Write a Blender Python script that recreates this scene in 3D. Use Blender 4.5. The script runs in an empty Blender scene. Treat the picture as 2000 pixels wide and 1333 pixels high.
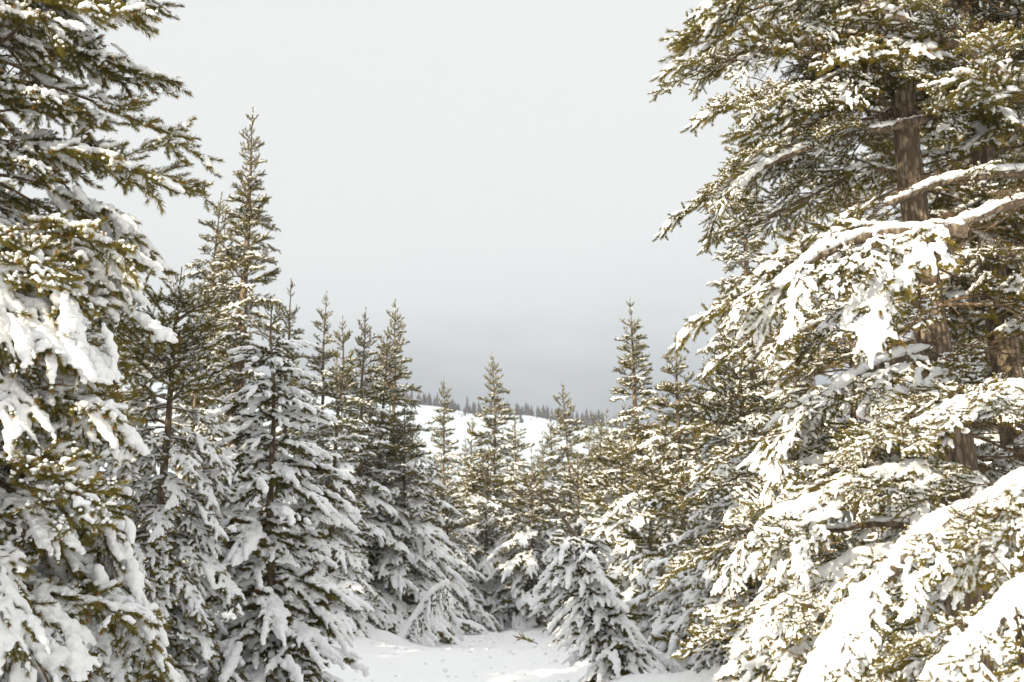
import bpy, math, random, time
import numpy as np
from mathutils import Vector, noise as mnoise

T0 = time.time()
scene = bpy.context.scene
COL = scene.collection
R = math.radians

# ------------------------------------------------------------------ camera
FPX, CX, CY, HORIZON = 2500.0, 1000.0, 666.5, 1116.0     # in units of the 2000 px wide photograph
PITCH = math.atan((HORIZON - CY) / FPX)
CAM_H = 1.6
cam_data = bpy.data.cameras.new('camera')
cam_data.sensor_width = 36.0
cam_data.lens = 36.0 * FPX / 2000.0
cam_data.clip_start = 0.05
cam_data.clip_end = 8000
cam = bpy.data.objects.new('camera', cam_data)
COL.objects.link(cam)
cam.location = (0, 0, CAM_H)
cam.rotation_euler = (R(90) + PITCH, 0, 0)
scene.camera = cam
cam_data.dof.use_dof = True
cam_data.dof.focus_distance = 11.0
cam_data.dof.aperture_fstop = 3.2

# ------------------------------------------------------------------ world, sun, exposure
SUN_EL, SUN_AZ = 21.0, 219.0        # azimuth of the sun, degrees clockwise from +Y
sx = math.sin(R(SUN_AZ)) * math.cos(R(SUN_EL)); sy = math.cos(R(SUN_AZ)) * math.cos(R(SUN_EL)); sz = math.sin(R(SUN_EL))
SUNV = Vector((sx, sy, sz))
w = bpy.data.worlds.new('World'); scene.world = w; w.use_nodes = True
nt = w.node_tree; nt.nodes.clear()
N = nt.nodes.new; LK = nt.links.new
out = N('ShaderNodeOutputWorld')
sky = N('ShaderNodeTexSky'); sky.sky_type = 'NISHITA'; sky.sun_disc = False
sky.sun_elevation = R(SUN_EL); sky.sun_rotation = R(SUN_AZ)
bg_sky = N('ShaderNodeBackground'); bg_sky.inputs[1].default_value = 0.08
LK(sky.outputs[0], bg_sky.inputs[0])
tc = N('ShaderNodeTexCoord'); sep = N('ShaderNodeSeparateXYZ'); LK(tc.outputs['Generated'], sep.inputs[0])
mp = N('ShaderNodeMapping'); mp.inputs['Scale'].default_value = (2.2, 2.2, 7.0); LK(tc.outputs['Generated'], mp.inputs[0])
nz = N('ShaderNodeTexNoise'); nz.inputs['Scale'].default_value = 1.6; nz.inputs['Detail'].default_value = 5; nz.inputs['Roughness'].default_value = 0.5
LK(mp.outputs[0], nz.inputs['Vector'])
m1 = N('ShaderNodeMath'); m1.operation = 'SUBTRACT'; LK(nz.outputs['Fac'], m1.inputs[0]); m1.inputs[1].default_value = 0.5
m2 = N('ShaderNodeMath'); m2.operation = 'MULTIPLY_ADD'; LK(m1.outputs[0], m2.inputs[0]); m2.inputs[1].default_value = 0.11; LK(sep.outputs['Z'], m2.inputs[2])
ramp = N('ShaderNodeValToRGB'); LK(m2.outputs[0], ramp.inputs[0])
cr = ramp.color_ramp; cr.interpolation = 'B_SPLINE'
stops = [(0.0, (.25, .28, .33)), (0.095, (.17, .21, .285)), (0.132, (.29, .335, .40)), (0.165, (.58, .615, .645)), (0.20, (.79, .82, .83)),
         (0.26, (.90, .92, .915)), (0.42, (.91, .925, .915)), (1.0, (.93, .94, .94))]
cr.elements[0].position = stops[0][0]; cr.elements[0].color = (*stops[0][1], 1)
cr.elements[1].position = stops[-1][0]; cr.elements[1].color = (*stops[-1][1], 1)
for p, c in stops[1:-1]:
    e = cr.elements.new(p); e.color = (*c, 1)
bg_cl = N('ShaderNodeBackground')
# an overcast sky grows brighter towards the zenith
zm = N('ShaderNodeMapRange'); zm.inputs['From Min'].default_value = .42; zm.inputs['From Max'].default_value = 1.0; zm.inputs['To Min'].default_value = .83; zm.inputs['To Max'].default_value = 1.55
LK(sep.outputs['Z'], zm.inputs['Value']); LK(zm.outputs[0], bg_cl.inputs[1]); LK(ramp.outputs[0], bg_cl.inputs[0])
mix = N('ShaderNodeMixShader'); mix.inputs[0].default_value = 0.94
LK(bg_sky.outputs[0], mix.inputs[1]); LK(bg_cl.outputs[0], mix.inputs[2]); LK(mix.outputs[0], out.inputs[0])

sun_d = bpy.data.lights.new('sun', 'SUN'); sun_d.energy = 4.8; sun_d.angle = R(0.6); sun_d.color = (1.0, 0.87, 0.64)
sun = bpy.data.objects.new('sun', sun_d); COL.objects.link(sun)
sun.rotation_euler = (-SUNV).to_track_quat('-Z', 'Y').to_euler()
sun.location = (-20, -20, 30)
vs = scene.view_settings
vs.view_transform = 'Standard'; vs.look = 'None'; vs.exposure = 0.3; vs.gamma = 1.0; vs.use_curve_mapping = False
scene.cycles.max_bounces = 8; scene.cycles.diffuse_bounces = 6; scene.cycles.transmission_bounces = 3

# ------------------------------------------------------------------ materials
def new_mat(name, base, rough=0.8):
    m = bpy.data.materials.new(name); m.use_nodes = True
    b = m.node_tree.nodes['Principled BSDF']
    b.inputs['Base Color'].default_value = (*base, 1); b.inputs['Roughness'].default_value = rough
    b.inputs['Specular IOR Level'].default_value = 0.3
    return m, m.node_tree, b

def snow_material():
    m, t, b = new_mat('snow', (.92, .925, .935), .7)
    b.inputs['Specular IOR Level'].default_value = 0.15
    n1 = t.nodes.new('ShaderNodeTexNoise'); n1.inputs['Scale'].default_value = 45; n1.inputs['Detail'].default_value = 4
    tcn = t.nodes.new('ShaderNodeTexCoord'); t.links.new(tcn.outputs['Object'], n1.inputs['Vector'])
    bp = t.nodes.new('ShaderNodeBump'); bp.inputs['Strength'].default_value = 0.35; bp.inputs['Distance'].default_value = 0.012
    t.links.new(n1.outputs['Fac'], bp.inputs['Height']); t.links.new(bp.outputs[0], b.inputs['Normal'])
    return m

def ground_material():
    m, t, b = new_mat('ground_snow', (.92, .925, .935), .7)
    b.inputs['Specular IOR Level'].default_value = 0.15
    g = t.nodes.new('ShaderNodeNewGeometry')
    last = None
    for sc_, st, ds in ((1.3, .6, .12), (9, .5, .03), (60, .35, .006)):
        n1 = t.nodes.new('ShaderNodeTexNoise'); n1.inputs['Scale'].default_value = sc_; n1.inputs['Detail'].default_value = 3
        t.links.new(g.outputs['Position'], n1.inputs['Vector'])
        bp = t.nodes.new('ShaderNodeBump'); bp.inputs['Strength'].default_value = st; bp.inputs['Distance'].default_value = ds
        t.links.new(n1.outputs['Fac'], bp.inputs['Height'])
        if last: t.links.new(last.outputs[0], bp.inputs['Normal'])
        last = bp
    t.links.new(last.outputs[0], b.inputs['Normal'])
    # cloud shade on the open hillside, painted in as darker bluish snow, scrub-mottled
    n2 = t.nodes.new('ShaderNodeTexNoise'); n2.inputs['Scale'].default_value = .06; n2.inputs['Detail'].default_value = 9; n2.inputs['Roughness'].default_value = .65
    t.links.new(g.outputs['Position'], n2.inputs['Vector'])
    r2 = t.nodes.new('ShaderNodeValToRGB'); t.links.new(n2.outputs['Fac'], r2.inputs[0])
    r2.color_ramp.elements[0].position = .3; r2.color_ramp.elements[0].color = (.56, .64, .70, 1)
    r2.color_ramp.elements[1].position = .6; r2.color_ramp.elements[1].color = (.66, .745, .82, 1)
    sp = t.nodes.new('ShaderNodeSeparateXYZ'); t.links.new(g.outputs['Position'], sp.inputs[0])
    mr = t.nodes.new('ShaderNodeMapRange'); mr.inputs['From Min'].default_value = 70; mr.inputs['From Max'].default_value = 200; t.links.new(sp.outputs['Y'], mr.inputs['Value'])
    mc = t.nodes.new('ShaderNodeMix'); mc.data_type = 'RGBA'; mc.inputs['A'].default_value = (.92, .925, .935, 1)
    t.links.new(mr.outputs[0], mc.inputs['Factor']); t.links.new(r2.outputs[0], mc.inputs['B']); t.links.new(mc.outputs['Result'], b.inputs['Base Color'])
    return m

def bark_material(name, c1, c2):
    m, t, b = new_mat(name, c1, .9)
    tcn = t.nodes.new('ShaderNodeTexCoord')
    mpn = t.nodes.new('ShaderNodeMapping'); mpn.inputs['Scale'].default_value = (1, 1, .35)
    t.links.new(tcn.outputs['Object'], mpn.inputs[0])
    v = t.nodes.new('ShaderNodeTexVoronoi'); v.inputs['Scale'].default_value = 28; t.links.new(mpn.outputs[0], v.inputs['Vector'])
    n1 = t.nodes.new('ShaderNodeTexNoise'); n1.inputs['Scale'].default_value = 16; n1.inputs['Detail'].default_value = 6; t.links.new(mpn.outputs[0], n1.inputs['Vector'])
    r = t.nodes.new('ShaderNodeValToRGB'); r.color_ramp.elements[0].color = (*c2, 1); r.color_ramp.elements[1].color = (*c1, 1)
    r.color_ramp.elements[0].position = .35; r.color_ramp.elements[1].position = .6
    vm = t.nodes.new('ShaderNodeMath'); vm.operation = 'MULTIPLY_ADD'; t.links.new(v.outputs['Distance'], vm.inputs[0]); vm.inputs[1].default_value = -.8; t.links.new(n1.outputs['Fac'], vm.inputs[2])
    va = t.nodes.new('ShaderNodeMath'); va.operation = 'ADD'; t.links.new(vm.outputs[0], va.inputs[0]); va.inputs[1].default_value = .3
    t.links.new(va.outputs[0], r.inputs[0]); t.links.new(r.outputs[0], b.inputs['Base Color'])
    bp = t.nodes.new('ShaderNodeBump'); bp.inputs['Strength'].default_value = 1.0; bp.inputs['Distance'].default_value = .02
    t.links.new(v.outputs['Distance'], bp.inputs['Height']); t.links.new(bp.outputs[0], b.inputs['Normal'])
    return m

def needle_material(name, ca, cb, cc):
    m = bpy.data.materials.new(name); m.use_nodes = True
    t = m.node_tree; t.nodes.clear()
    o = t.nodes.new('ShaderNodeOutputMaterial')
    tcn = t.nodes.new('ShaderNodeTexCoord')
    n1 = t.nodes.new('ShaderNodeTexNoise'); n1.inputs['Scale'].default_value = 9; n1.inputs['Detail'].default_value = 3
    t.links.new(tcn.outputs['Object'], n1.inputs['Vector'])
    oi = t.nodes.new('ShaderNodeObjectInfo')
    ad = t.nodes.new('ShaderNodeMath'); ad.operation = 'MULTIPLY_ADD'; t.links.new(oi.outputs['Random'], ad.inputs[0]); ad.inputs[1].default_value = .25; t.links.new(n1.outputs['Fac'], ad.inputs[2])
    r = t.nodes.new('ShaderNodeValToRGB'); t.links.new(ad.outputs[0], r.inputs[0])
    e = r.color_ramp.elements; e[0].position = .42; e[0].color = (*ca, 1); e[1].position = .85; e[1].color = (*cc, 1)
    k = e.new(.62); k.color = (*cb, 1)
    d = t.nodes.new('ShaderNodeBsdfPrincipled'); d.inputs['Roughness'].default_value = .65; d.inputs['Specular IOR Level'].default_value = .1
    t.links.new(r.outputs[0], d.inputs['Base Color'])
    tr = t.nodes.new('ShaderNodeBsdfTranslucent'); t.links.new(r.outputs[0], tr.inputs[0])
    mx = t.nodes.new('ShaderNodeMixShader'); mx.inputs[0].default_value = .42
    t.links.new(d.outputs[0], mx.inputs[1]); t.links.new(tr.outputs[0], mx.inputs[2]); t.links.new(mx.outputs[0], o.inputs[0])
    return m

M_SNOW = snow_material()
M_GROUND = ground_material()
M_BARK = bark_material('bark', (.30, .24, .175), (.13, .095, .065))
M_TWIG = bark_material('twig_bark', (.26, .19, .12), (.13, .09, .055))
M_NEEDLE = needle_material('pine_needles', (.085, .073, .018), (.20, .170, .030), (.32, .26, .055))
M_NEEDLE_Y = needle_material('young_pine_needles', (.062, .056, .016), (.125, .11, .026), (.20, .17, .042))
M_BUD = new_mat('bud', (.33, .11, .03), .6)[0]
M_FAR = new_mat('far_conifer', (.06, .055, .06), .9)[0]

# ------------------------------------------------------------------ mesh helpers
def np_mesh(name, verts, tris, mats, mat_idx=None, smooth=False):
    me = bpy.data.meshes.new(name)
    verts = np.asarray(verts, dtype=np.float32).reshape(-1, 3); tris = np.asarray(tris, dtype=np.int32).reshape(-1, 3)
    me.vertices.add(len(verts)); me.vertices.foreach_set('co', verts.ravel())
    me.loops.add(len(tris) * 3); me.loops.foreach_set('vertex_index', tris.ravel())
    me.polygons.add(len(tris))
    me.polygons.foreach_set('loop_start', np.arange(0, len(tris) * 3, 3, dtype=np.int32))
    me.polygons.foreach_set('loop_total', np.full(len(tris), 3, dtype=np.int32))
    for m in mats: me.materials.append(m)
    if mat_idx is not None: me.polygons.foreach_set('material_index', np.asarray(mat_idx, dtype=np.int32))
    me.update(calc_edges=True)
    if smooth: me.polygons.foreach_set('use_smooth', np.ones(len(tris), dtype=bool))
    return me

def mesh_arrays(me):
    me.calc_loop_triangles()
    v = np.empty(len(me.vertices) * 3, dtype=np.float32); me.vertices.foreach_get('co', v)
    t = np.empty(len(me.loop_triangles) * 3, dtype=np.int32); me.loop_triangles.foreach_get('vertices', t)
    return v.reshape(-1, 3), t.reshape(-1, 3)

def link(name, me, parent=None, loc=(0, 0, 0), rot=(0, 0, 0), sc=None):
    o = bpy.data.objects.new(name, me); COL.objects.link(o)
    if parent: o.parent = parent
    o.location = loc; o.rotation_euler = rot
    if sc is not None: o.scale = (sc, sc, sc)
    return o

def at(px, py, D):
    """world point seen at photograph pixel px,py at ground distance D (along +Y)"""
    dx = (px - CX) / FPX; dy = (CY - py) / FPX
    c, s = math.cos(PITCH), math.sin(PITCH)
    y = c - dy * s; z = s + dy * c
    k = D / y
    return Vector((dx * k, D, CAM_H + z * k))

def ico(sub):
    import bmesh
    bm = bmesh.new(); bmesh.ops.create_icosphere(bm, subdivisions=sub, radius=1.0)
    v = np.array([p.co[:] for p in bm.verts]); f = np.array([[q.index for q in p.verts] for p in bm.faces]); bm.free()
    return v, f
ICO1 = ico(1); ICO2 = ico(2)

def tube(pts, radii, sides):
    pts = np.asarray(pts, float); n = len(pts)
    tg = np.gradient(pts, axis=0); tg /= np.linalg.norm(tg, axis=1)[:, None] + 1e-9
    ref = np.array([0, 0, 1.0]) if abs(tg[0][2]) < .8 else np.array([1.0, 0, 0])
    u = np.cross(tg, ref); u /= np.linalg.norm(u, axis=1)[:, None] + 1e-9
    v = np.cross(tg, u)
    a = np.arange(sides) * 2 * math.pi / sides
    ring = (np.cos(a)[None, :, None] * u[:, None, :] + np.sin(a)[None, :, None] * v[:, None, :]) * np.asarray(radii)[:, None, None] + pts[:, None, :]
    V = ring.reshape(-1, 3)
    i = np.arange(n - 1)[:, None] * sides; j = np.arange(sides)[None, :]; k = (j + 1) % sides
    q = np.stack([i + j, i + k, i + sides + k, i + sides + j], -1).reshape(-1, 4)
    F = np.concatenate([q[:, [0, 1, 2]], q[:, [0, 2, 3]]])
    V = np.concatenate([V, pts[-1:] + tg[-1:] * radii[-1]])
    top = (n - 1) * sides
    cap = np.stack([top + np.arange(sides), top + (np.arange(sides) + 1) % sides, np.full(sides, len(V) - 1)], -1)
    return V, np.concatenate([F, cap])

class Acc:
    def __init__(s): s.v = []; s.f = []; s.m = []; s.n = 0
    def add(s, V, F, m=0):
        s.v.append(np.asarray(V, np.float32)); s.f.append(np.asarray(F, np.int32) + s.n); s.m.append(np.full(len(F), m, np.int32)); s.n += len(V)
    def get(s):
        if not s.v: return np.zeros((0, 3)), np.zeros((0, 3), int), np.zeros(0, int)
        return np.concatenate(s.v), np.concatenate(s.f), np.concatenate(s.m)
    def mesh(s, name, mats, smooth=False):
        V, F, m = s.get(); return np_mesh(name, V, F, mats, m, smooth)

def balls(centers, radii, zs=0.75, sub=ICO1, jitter=None):
    """stack of ellipsoids as arrays"""
    c = np.asarray(centers, float); r = np.asarray(radii, float)
    bv, bf = sub
    s = np.ones((len(c), 1, 3)) * r[:, None, None]; s[:, :, 2] *= zs
    V = (bv[None] * s + c[:, None, :]).reshape(-1, 3)
    F = (bf[None] + (np.arange(len(c)) * len(bv))[:, None, None]).reshape(-1, 3)
    return V, F

CLOUD = bpy.data.textures.new('lumps', 'CLOUDS'); CLOUD.noise_scale = .035; CLOUD.noise_depth = 2
def remesh(V, F, voxel, smooth_it=2, lump=0.022):
    me = np_mesh('tmp', V, F, [])
    o = bpy.data.objects.new('tmp', me); COL.objects.link(o)
    md = o.modifiers.new('r', 'REMESH'); md.mode = 'VOXEL'; md.voxel_size = voxel
    if smooth_it:
        ms = o.modifiers.new('s', 'SMOOTH'); ms.iterations = smooth_it; ms.factor = .5
    if lump:
        mdp = o.modifiers.new('d', 'DISPLACE'); mdp.texture = CLOUD; mdp.strength = lump; mdp.mid_level = .5; mdp.texture_coords = 'LOCAL'
    dg = bpy.context.evaluated_depsgraph_get()
    e = o.evaluated_get(dg); m2_ = e.to_mesh()
    v, f = mesh_arrays(m2_); v = v.copy(); f = f.copy()
    e.to_mesh_clear(); bpy.data.objects.remove(o); bpy.data.meshes.remove(me)
    return v, f

# ------------------------------------------------------------------ bough prototypes
def path(start, yaw, p0, p1, length, n, rng, wig=6, yawend=None, pw=.8):
    """polyline starting at start; pitch goes p0 -> p1 (degrees), yaw goes yaw -> yawend"""
    s = np.linspace(0, 1, n)
    pit = np.radians(p0 + (p1 - p0) * s ** pw + np.cumsum(rng.normal(0, wig / n, n)))
    ye = yaw if yawend is None else yawend
    yw = np.radians(yaw + (ye - yaw) * s + np.cumsum(rng.normal(0, wig * 1.6 / math.sqrt(n), n)))
    d = np.stack([np.cos(pit) * np.cos(yw), np.cos(pit) * np.sin(yw), np.sin(pit)], 1)
    st = length / (n - 1)
    P = np.concatenate([[np.zeros(3)], np.cumsum(d[:-1] * st, axis=0)]) + np.asarray(start)
    return P, np.degrees(pit), np.degrees(yw)

def needles_on(P, rng, dens, nl, wd, spread=48):
    """needle triangles along a polyline"""
    seg = np.diff(P, axis=0); L = np.linalg.norm(seg, axis=1); cum = np.concatenate([[0], np.cumsum(L)]); tot = cum[-1]
    n = max(8, int(tot * dens))
    u = rng.random(n) ** .85 * tot
    k = np.clip(np.searchsorted(cum, u) - 1, 0, len(seg) - 1)
    d = seg[k] / (L[k][:, None] + 1e-9)
    B = P[k] + d * (u - cum[k])[:, None]
    ref = np.where(np.abs(d[:, 2:3]) < .9, np.array([[0, 0, 1.]]), np.array([[1., 0, 0]]))
    a = np.cross(d, ref); a /= np.linalg.norm(a, axis=1)[:, None]; b = np.cross(d, a)
    ph = rng.random(n) * 2 * math.pi
    rad = a * np.cos(ph)[:, None] + b * np.sin(ph)[:, None]
    th = np.radians(rng.normal(spread, 9, n) * (1 - .45 * (u / tot) ** 2))
    nd = d * np.cos(th)[:, None] + rad * np.sin(th)[:, None]
    ln = nl * rng.uniform(.75, 1.15, n)
    side = np.cross(nd, rng.normal(size=(n, 3))); side /= np.linalg.norm(side, axis=1)[:, None] + 1e-9
    w2 = wd * .5
    V = np.stack([B - side * w2, B + side * w2, B + nd * ln[:, None] * .55 + side * w2 * .9, B + nd * ln[:, None] + np.array([0, 0, -.1]) * ln[:, None] * .3], 1).reshape(-1, 3)
    i = np.arange(n)[:, None] * 4
    F = np.concatenate([i + np.array([[0, 1, 2]]), i + np.array([[0, 2, 3]])])
    return V, F

def make_bough(seed, L=1.5, p0=0, p1=-40, side_len=.40, side_every=.095, snow=.8, snow_r=.036, pad=0., dens=330, nl=.055, wd=.0034,
               tipup=10, bare=.18, voxel=.0125, needle_mat=M_NEEDLE, brush=.26, sub_every=.10, speck=1.0, ang=48, wood_r=.017, dead=False, pad_n=9):
    rng = np.random.default_rng(seed)
    wood, ndl = Acc(), Acc()
    sc_, sr_ = [], []      # snow balls
    n = 14
    P, pit, yw = path((0, 0, 0), 0, p0, p1, L, n, rng, wig=10)
    wood.add(*tube(P, np.linspace(wood_r, .004, n), 5))
    shoots = []            # (polyline) carrying needles
    def interp(P, pit, yw, s):
        x = s * (len(P) - 1); k = min(int(x), len(P) - 2); f = x - k
        return P[k] * (1 - f) + P[k + 1] * f, pit[k] * (1 - f) + pit[k + 1] * f, yw[k] * (1 - f) + yw[k + 1] * f
    def twig(c, y, pt, ln, r0, lvl, sgn):
        nn = 6 if lvl == 1 else 4
        q, qp, qy = path(c, y, pt, pt - (14 if snow > .5 and lvl == 1 else 0) + tipup * (1 if lvl == 2 else .4), ln, nn, rng, wig=14, yawend=y - sgn * 22)
        wood.add(*tube(q, np.linspace(r0, r0 * .45, nn), 3))
        return q, qp, qy
    s = bare; sgn = 1
    while s < .985:
        c, pt, y = interp(P, pit, yw, s)
        prof = min(1, (s - bare) / .25 + .35) * (1 - s) ** .55 + .12
        ln = L * side_len * prof * rng.uniform(.65, 1.15)
        ln = max(ln, .12)
        pp = pt * .85 + rng.normal(0, 11) - (6 if snow > .6 else 0)
        q, qp, qy = twig(c, y + sgn * rng.normal(ang, 9), pp, ln, .006, 1, sgn)
        if not dead:
            # subtwigs
            d = .07; g = 1
            while d < ln - .05:
                c2, pt2, y2 = interp(q, qp, qy, d / ln)
                l2 = min(.30, (ln - d) * .75 + .09) * rng.uniform(.65, 1.2)
                z, _, _ = twig(c2, y2 + g * rng.normal(42, 9), pt2 + rng.normal(0, 12), l2, .0035, 2, g)
                shoots.append(z); g = -g; d += sub_every * rng.uniform(.7, 1.3)
            k0 = max(0, int(len(q) * (1 - (brush + .12) / max(ln, .01)))) if ln > brush else 0
            shoots.append(q[min(k0, len(q) - 3):])
        else:
            for _ in range(rng.integers(1, 4)):
                c2, pt2, y2 = interp(q, qp, qy, rng.uniform(.2, .95))
                twig(c2, y2 + rng.normal(0, 50), pt2 + rng.normal(0, 30), ln * rng.uniform(.25, .6), .003, 2, 1)
        sgn = -sgn; s += side_every / L * rng.uniform(.6, 1.35)
    if not dead: shoots.append(P[-4:])
    tips = []
    for z in shoots:
        ndl.add(*needles_on(z, rng, dens, nl, wd)); tips.append(z[-1] + (z[-1] - z[-2]) / (np.linalg.norm(z[-1] - z[-2]) + 1e-9) * .012)
    # buds at the shoot tips
    if tips:
        tp = np.array([t for t in tips if rng.random() < .45])
        if len(tp):
            o8 = np.array([[1, 0, 0], [-1, 0, 0], [0, 1, 0], [0, -1, 0], [0, 0, 1.], [0, 0, -1.]]); f8 = np.array([[0, 2, 4], [2, 1, 4], [1, 3, 4], [3, 0, 4], [2, 0, 5], [1, 2, 5], [3, 1, 5], [0, 3, 5]])
            V = (o8[None] * np.array([.008, .008, .011]) + tp[:, None, :]).reshape(-1, 3)
            F = (f8[None] + (np.arange(len(tp)) * 6)[:, None, None]).reshape(-1, 3)
            ndl.add(V, F, 1)
    # snow: lumpy caps lying along the shoots, absent in noise-chosen stretches
    off = Vector((seed * 3.7, seed * 1.3, 0))
    sp_c, sp_r = [], []
    def clump(z, start, length, r, lift=.85):
        """one rounded lump of snow lying along polyline z"""
        seg = np.diff(z, axis=0); Ls = np.linalg.norm(seg, axis=1); cum = np.concatenate([[0], np.cumsum(Ls)]); tot = cum[-1]
        m_ = max(2, int(length / (r * .55))); w0 = rng.uniform(.3, .7)
        for i_ in range(m_):
            f = i_ / (m_ - 1); d = min(start + length * f, tot * .999)
            k = max(0, min(int(np.searchsorted(cum, d)) - 1, len(seg) - 1))
            p = z[k] + seg[k] * ((d - cum[k]) / max(Ls[k], 1e-6))
            rr = r * (1 - abs(f - w0) ** 1.6 * 1.1) * rng.uniform(.85, 1.15)
            sc_.append(p + np.array([rng.normal(0, r * .1), rng.normal(0, r * .14), rr * lift + .004])); sr_.append(rr)
    def pres(p): return mnoise.noise(Vector(p) * 3.0 + off) * .9 + .5
    if snow > 0 and not dead:
        for z in shoots:
            tot = float(np.linalg.norm(np.diff(z, axis=0), axis=1).sum())
            for _k in range(2):
                if not (rng.random() < snow and pres(z[len(z) // 2]) < snow + .2): continue
                r = snow_r * rng.uniform(.6, 1.3); ln_ = min(tot * .75, rng.uniform(1.6, 4.2) * r)
                clump(z, rng.uniform(0, max(tot * .85 - ln_, 0)), ln_, r)
            if rng.random() < speck:
                for _ in range(rng.integers(3, 8)):
                    t = rng.uniform(.1, .95) * (len(z) - 1); k = int(min(t, len(z) - 2))
                    p = z[k] + (z[k + 1] - z[k]) * (t - k) + rng.normal(0, .014, 3) + [0, 0, .02]
                    sp_c.append(p); sp_r.append(rng.uniform(.006, .018))
    if snow > 0:
        r = snow_r * (1.0 if not dead else .9); d = .08
        while d < L * .92:
            ln_ = rng.uniform(2, 6) * r
            if rng.random() < snow: clump(P, d, min(ln_, L * .97 - d), r * rng.uniform(.6, 1.1))
            d += ln_ + rng.uniform(.0, .12) * (1.4 - snow)
    if pad > 0:           # deep cushions bridging neighbouring shoots
        for _ in range(int(L * pad_n)):
            s = rng.uniform(.2, .95) ** .85; c, _, _ = interp(P, pit, yw, s)
            half = L * side_len * .62 * ((1 - s) ** .55 + .12)
            yo = rng.normal(0, half * .55)
            nb = rng.integers(5, 12); dd = P[-1] - P[-5]; dd = dd / np.linalg.norm(dd)
            dd = dd + np.array([0, np.sign(yo) * rng.uniform(0, .7), rng.uniform(-.15, .05)]); dd /= np.linalg.norm(dd)
            c = c + np.array([abs(yo) * .5, yo, .015 - abs(yo) * .15])
            r = pad * rng.uniform(.55, 1.35); w0 = rng.uniform(.3, .6)
            for i in range(nb):
                f = i / (nb - 1)
                sc_.append(c + dd * i * r * .66 - np.array([0, 0, (i / nb) ** 2 * r * .8]) + rng.normal(0, r * .12, 3)); sr_.append(r * (1 - abs(f - w0) ** 1.5 * 1.0) * rng.uniform(.88, 1.1))
    sn = Acc()
    if sc_:
        V, F = balls(sc_, sr_, .72)
        v, f = remesh(V, F, voxel)
        # small lumps
        sn.add(v, f)
    if sp_c:
        V, F = balls(sp_c, sp_r, .8, ICO1); V = V + rng.normal(0, .0015, V.shape); sn.add(V, F)
    res = {'L': L, 'wood': wood, 'needles': ndl, 'snow': sn, 'nm': needle_mat}
    return res

def hi_set(b, tag):
    b['m_wood'] = b['wood'].mesh(tag + '_wood', [M_TWIG], True)
    b['m_needles'] = b['needles'].mesh(tag + '_needles', [b['nm'], M_BUD]) if b['needles'].v else None
    b['m_snow'] = b['snow'].mesh(tag + '_snow', [M_SNOW], True) if b['snow'].v else None
    return b
def lo_set(b, tag):
    a = Acc()
    V, F, m = b['wood'].get(); a.add(V, F, 0)
    V, F, m = b['needles'].get()
    if len(F): a.v.append(V.astype(np.float32)); a.f.append(F.astype(np.int32) + a.n); a.m.append(m + 1); a.n += len(V)
    V, F, m = b['snow'].get()
    if len(F): a.add(V, F, 3)
    me = a.mesh(tag, [M_TWIG, b['nm'], M_BUD, M_SNOW])
    me.polygons.foreach_set('use_smooth', np.concatenate([[x == 3] * 1 for x in np.concatenate(a.m)]).astype(bool).ravel())
    b['m_all'] = me
    return b

HI, LO = {}, {}
def protos(key, count, **kw):
    HI[key] = [hi_set(make_bough(hash_seed(key) + i, **kw), 'bough_' + key) for i in range(count)]
def protos_lo(key, count, **kw):
    LO[key] = [lo_set(make_bough(hash_seed(key) + 50 + i, **kw), 'bough_' + key) for i in range(count)]
def hash_seed(k): return sum(ord(c) * (i + 3) for i, c in enumerate(k)) % 900

ND = dict(dens=640, nl=.052, wd=.0040, sub_every=.085)
protos('heavy_long', 3, L=2.1, p0=-4, p1=-58, pad=.048, pad_n=9, snow=0.85, snow_r=0.038, side_len=.34, voxel=.014, **ND)
protos('heavy', 4, L=1.4, p0=-4, p1=-58, pad=.045, pad_n=9, snow=0.85, snow_r=0.037, side_len=.40, **ND)
protos('mod', 4, L=1.3, p0=8, p1=-28, pad=.034, pad_n=5, snow=0.66, snow_r=0.032, side_len=.42, **ND)
protos('short', 3, L=.8, p0=18, p1=-5, snow=0.5, snow_r=0.028, side_len=.5, **ND)
protos('up', 3, L=.55, p0=30, p1=52, snow=0.4, snow_r=0.022, side_len=.5, side_every=.08, brush=.2, **ND)
protos('light_long', 4, L=2.0, p0=4, p1=-26, snow=0.5, snow_r=0.028, side_len=.34, bare=.3, voxel=.013, tipup=18, **ND)
protos('young', 4, L=.82, p0=5, p1=-34, pad=.058, pad_n=10, snow=0.55, snow_r=0.04, side_len=.42, dens=850, nl=.060, wd=.005, bare=.1, needle_mat=M_NEEDLE_Y, ang=40, side_every=.10, speck=.5)
protos('dead', 3, L=1.1, p0=4, p1=-12, snow=.3, snow_r=.013, side_len=.4, side_every=.07, dead=True, bare=.1, wood_r=.012)

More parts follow.
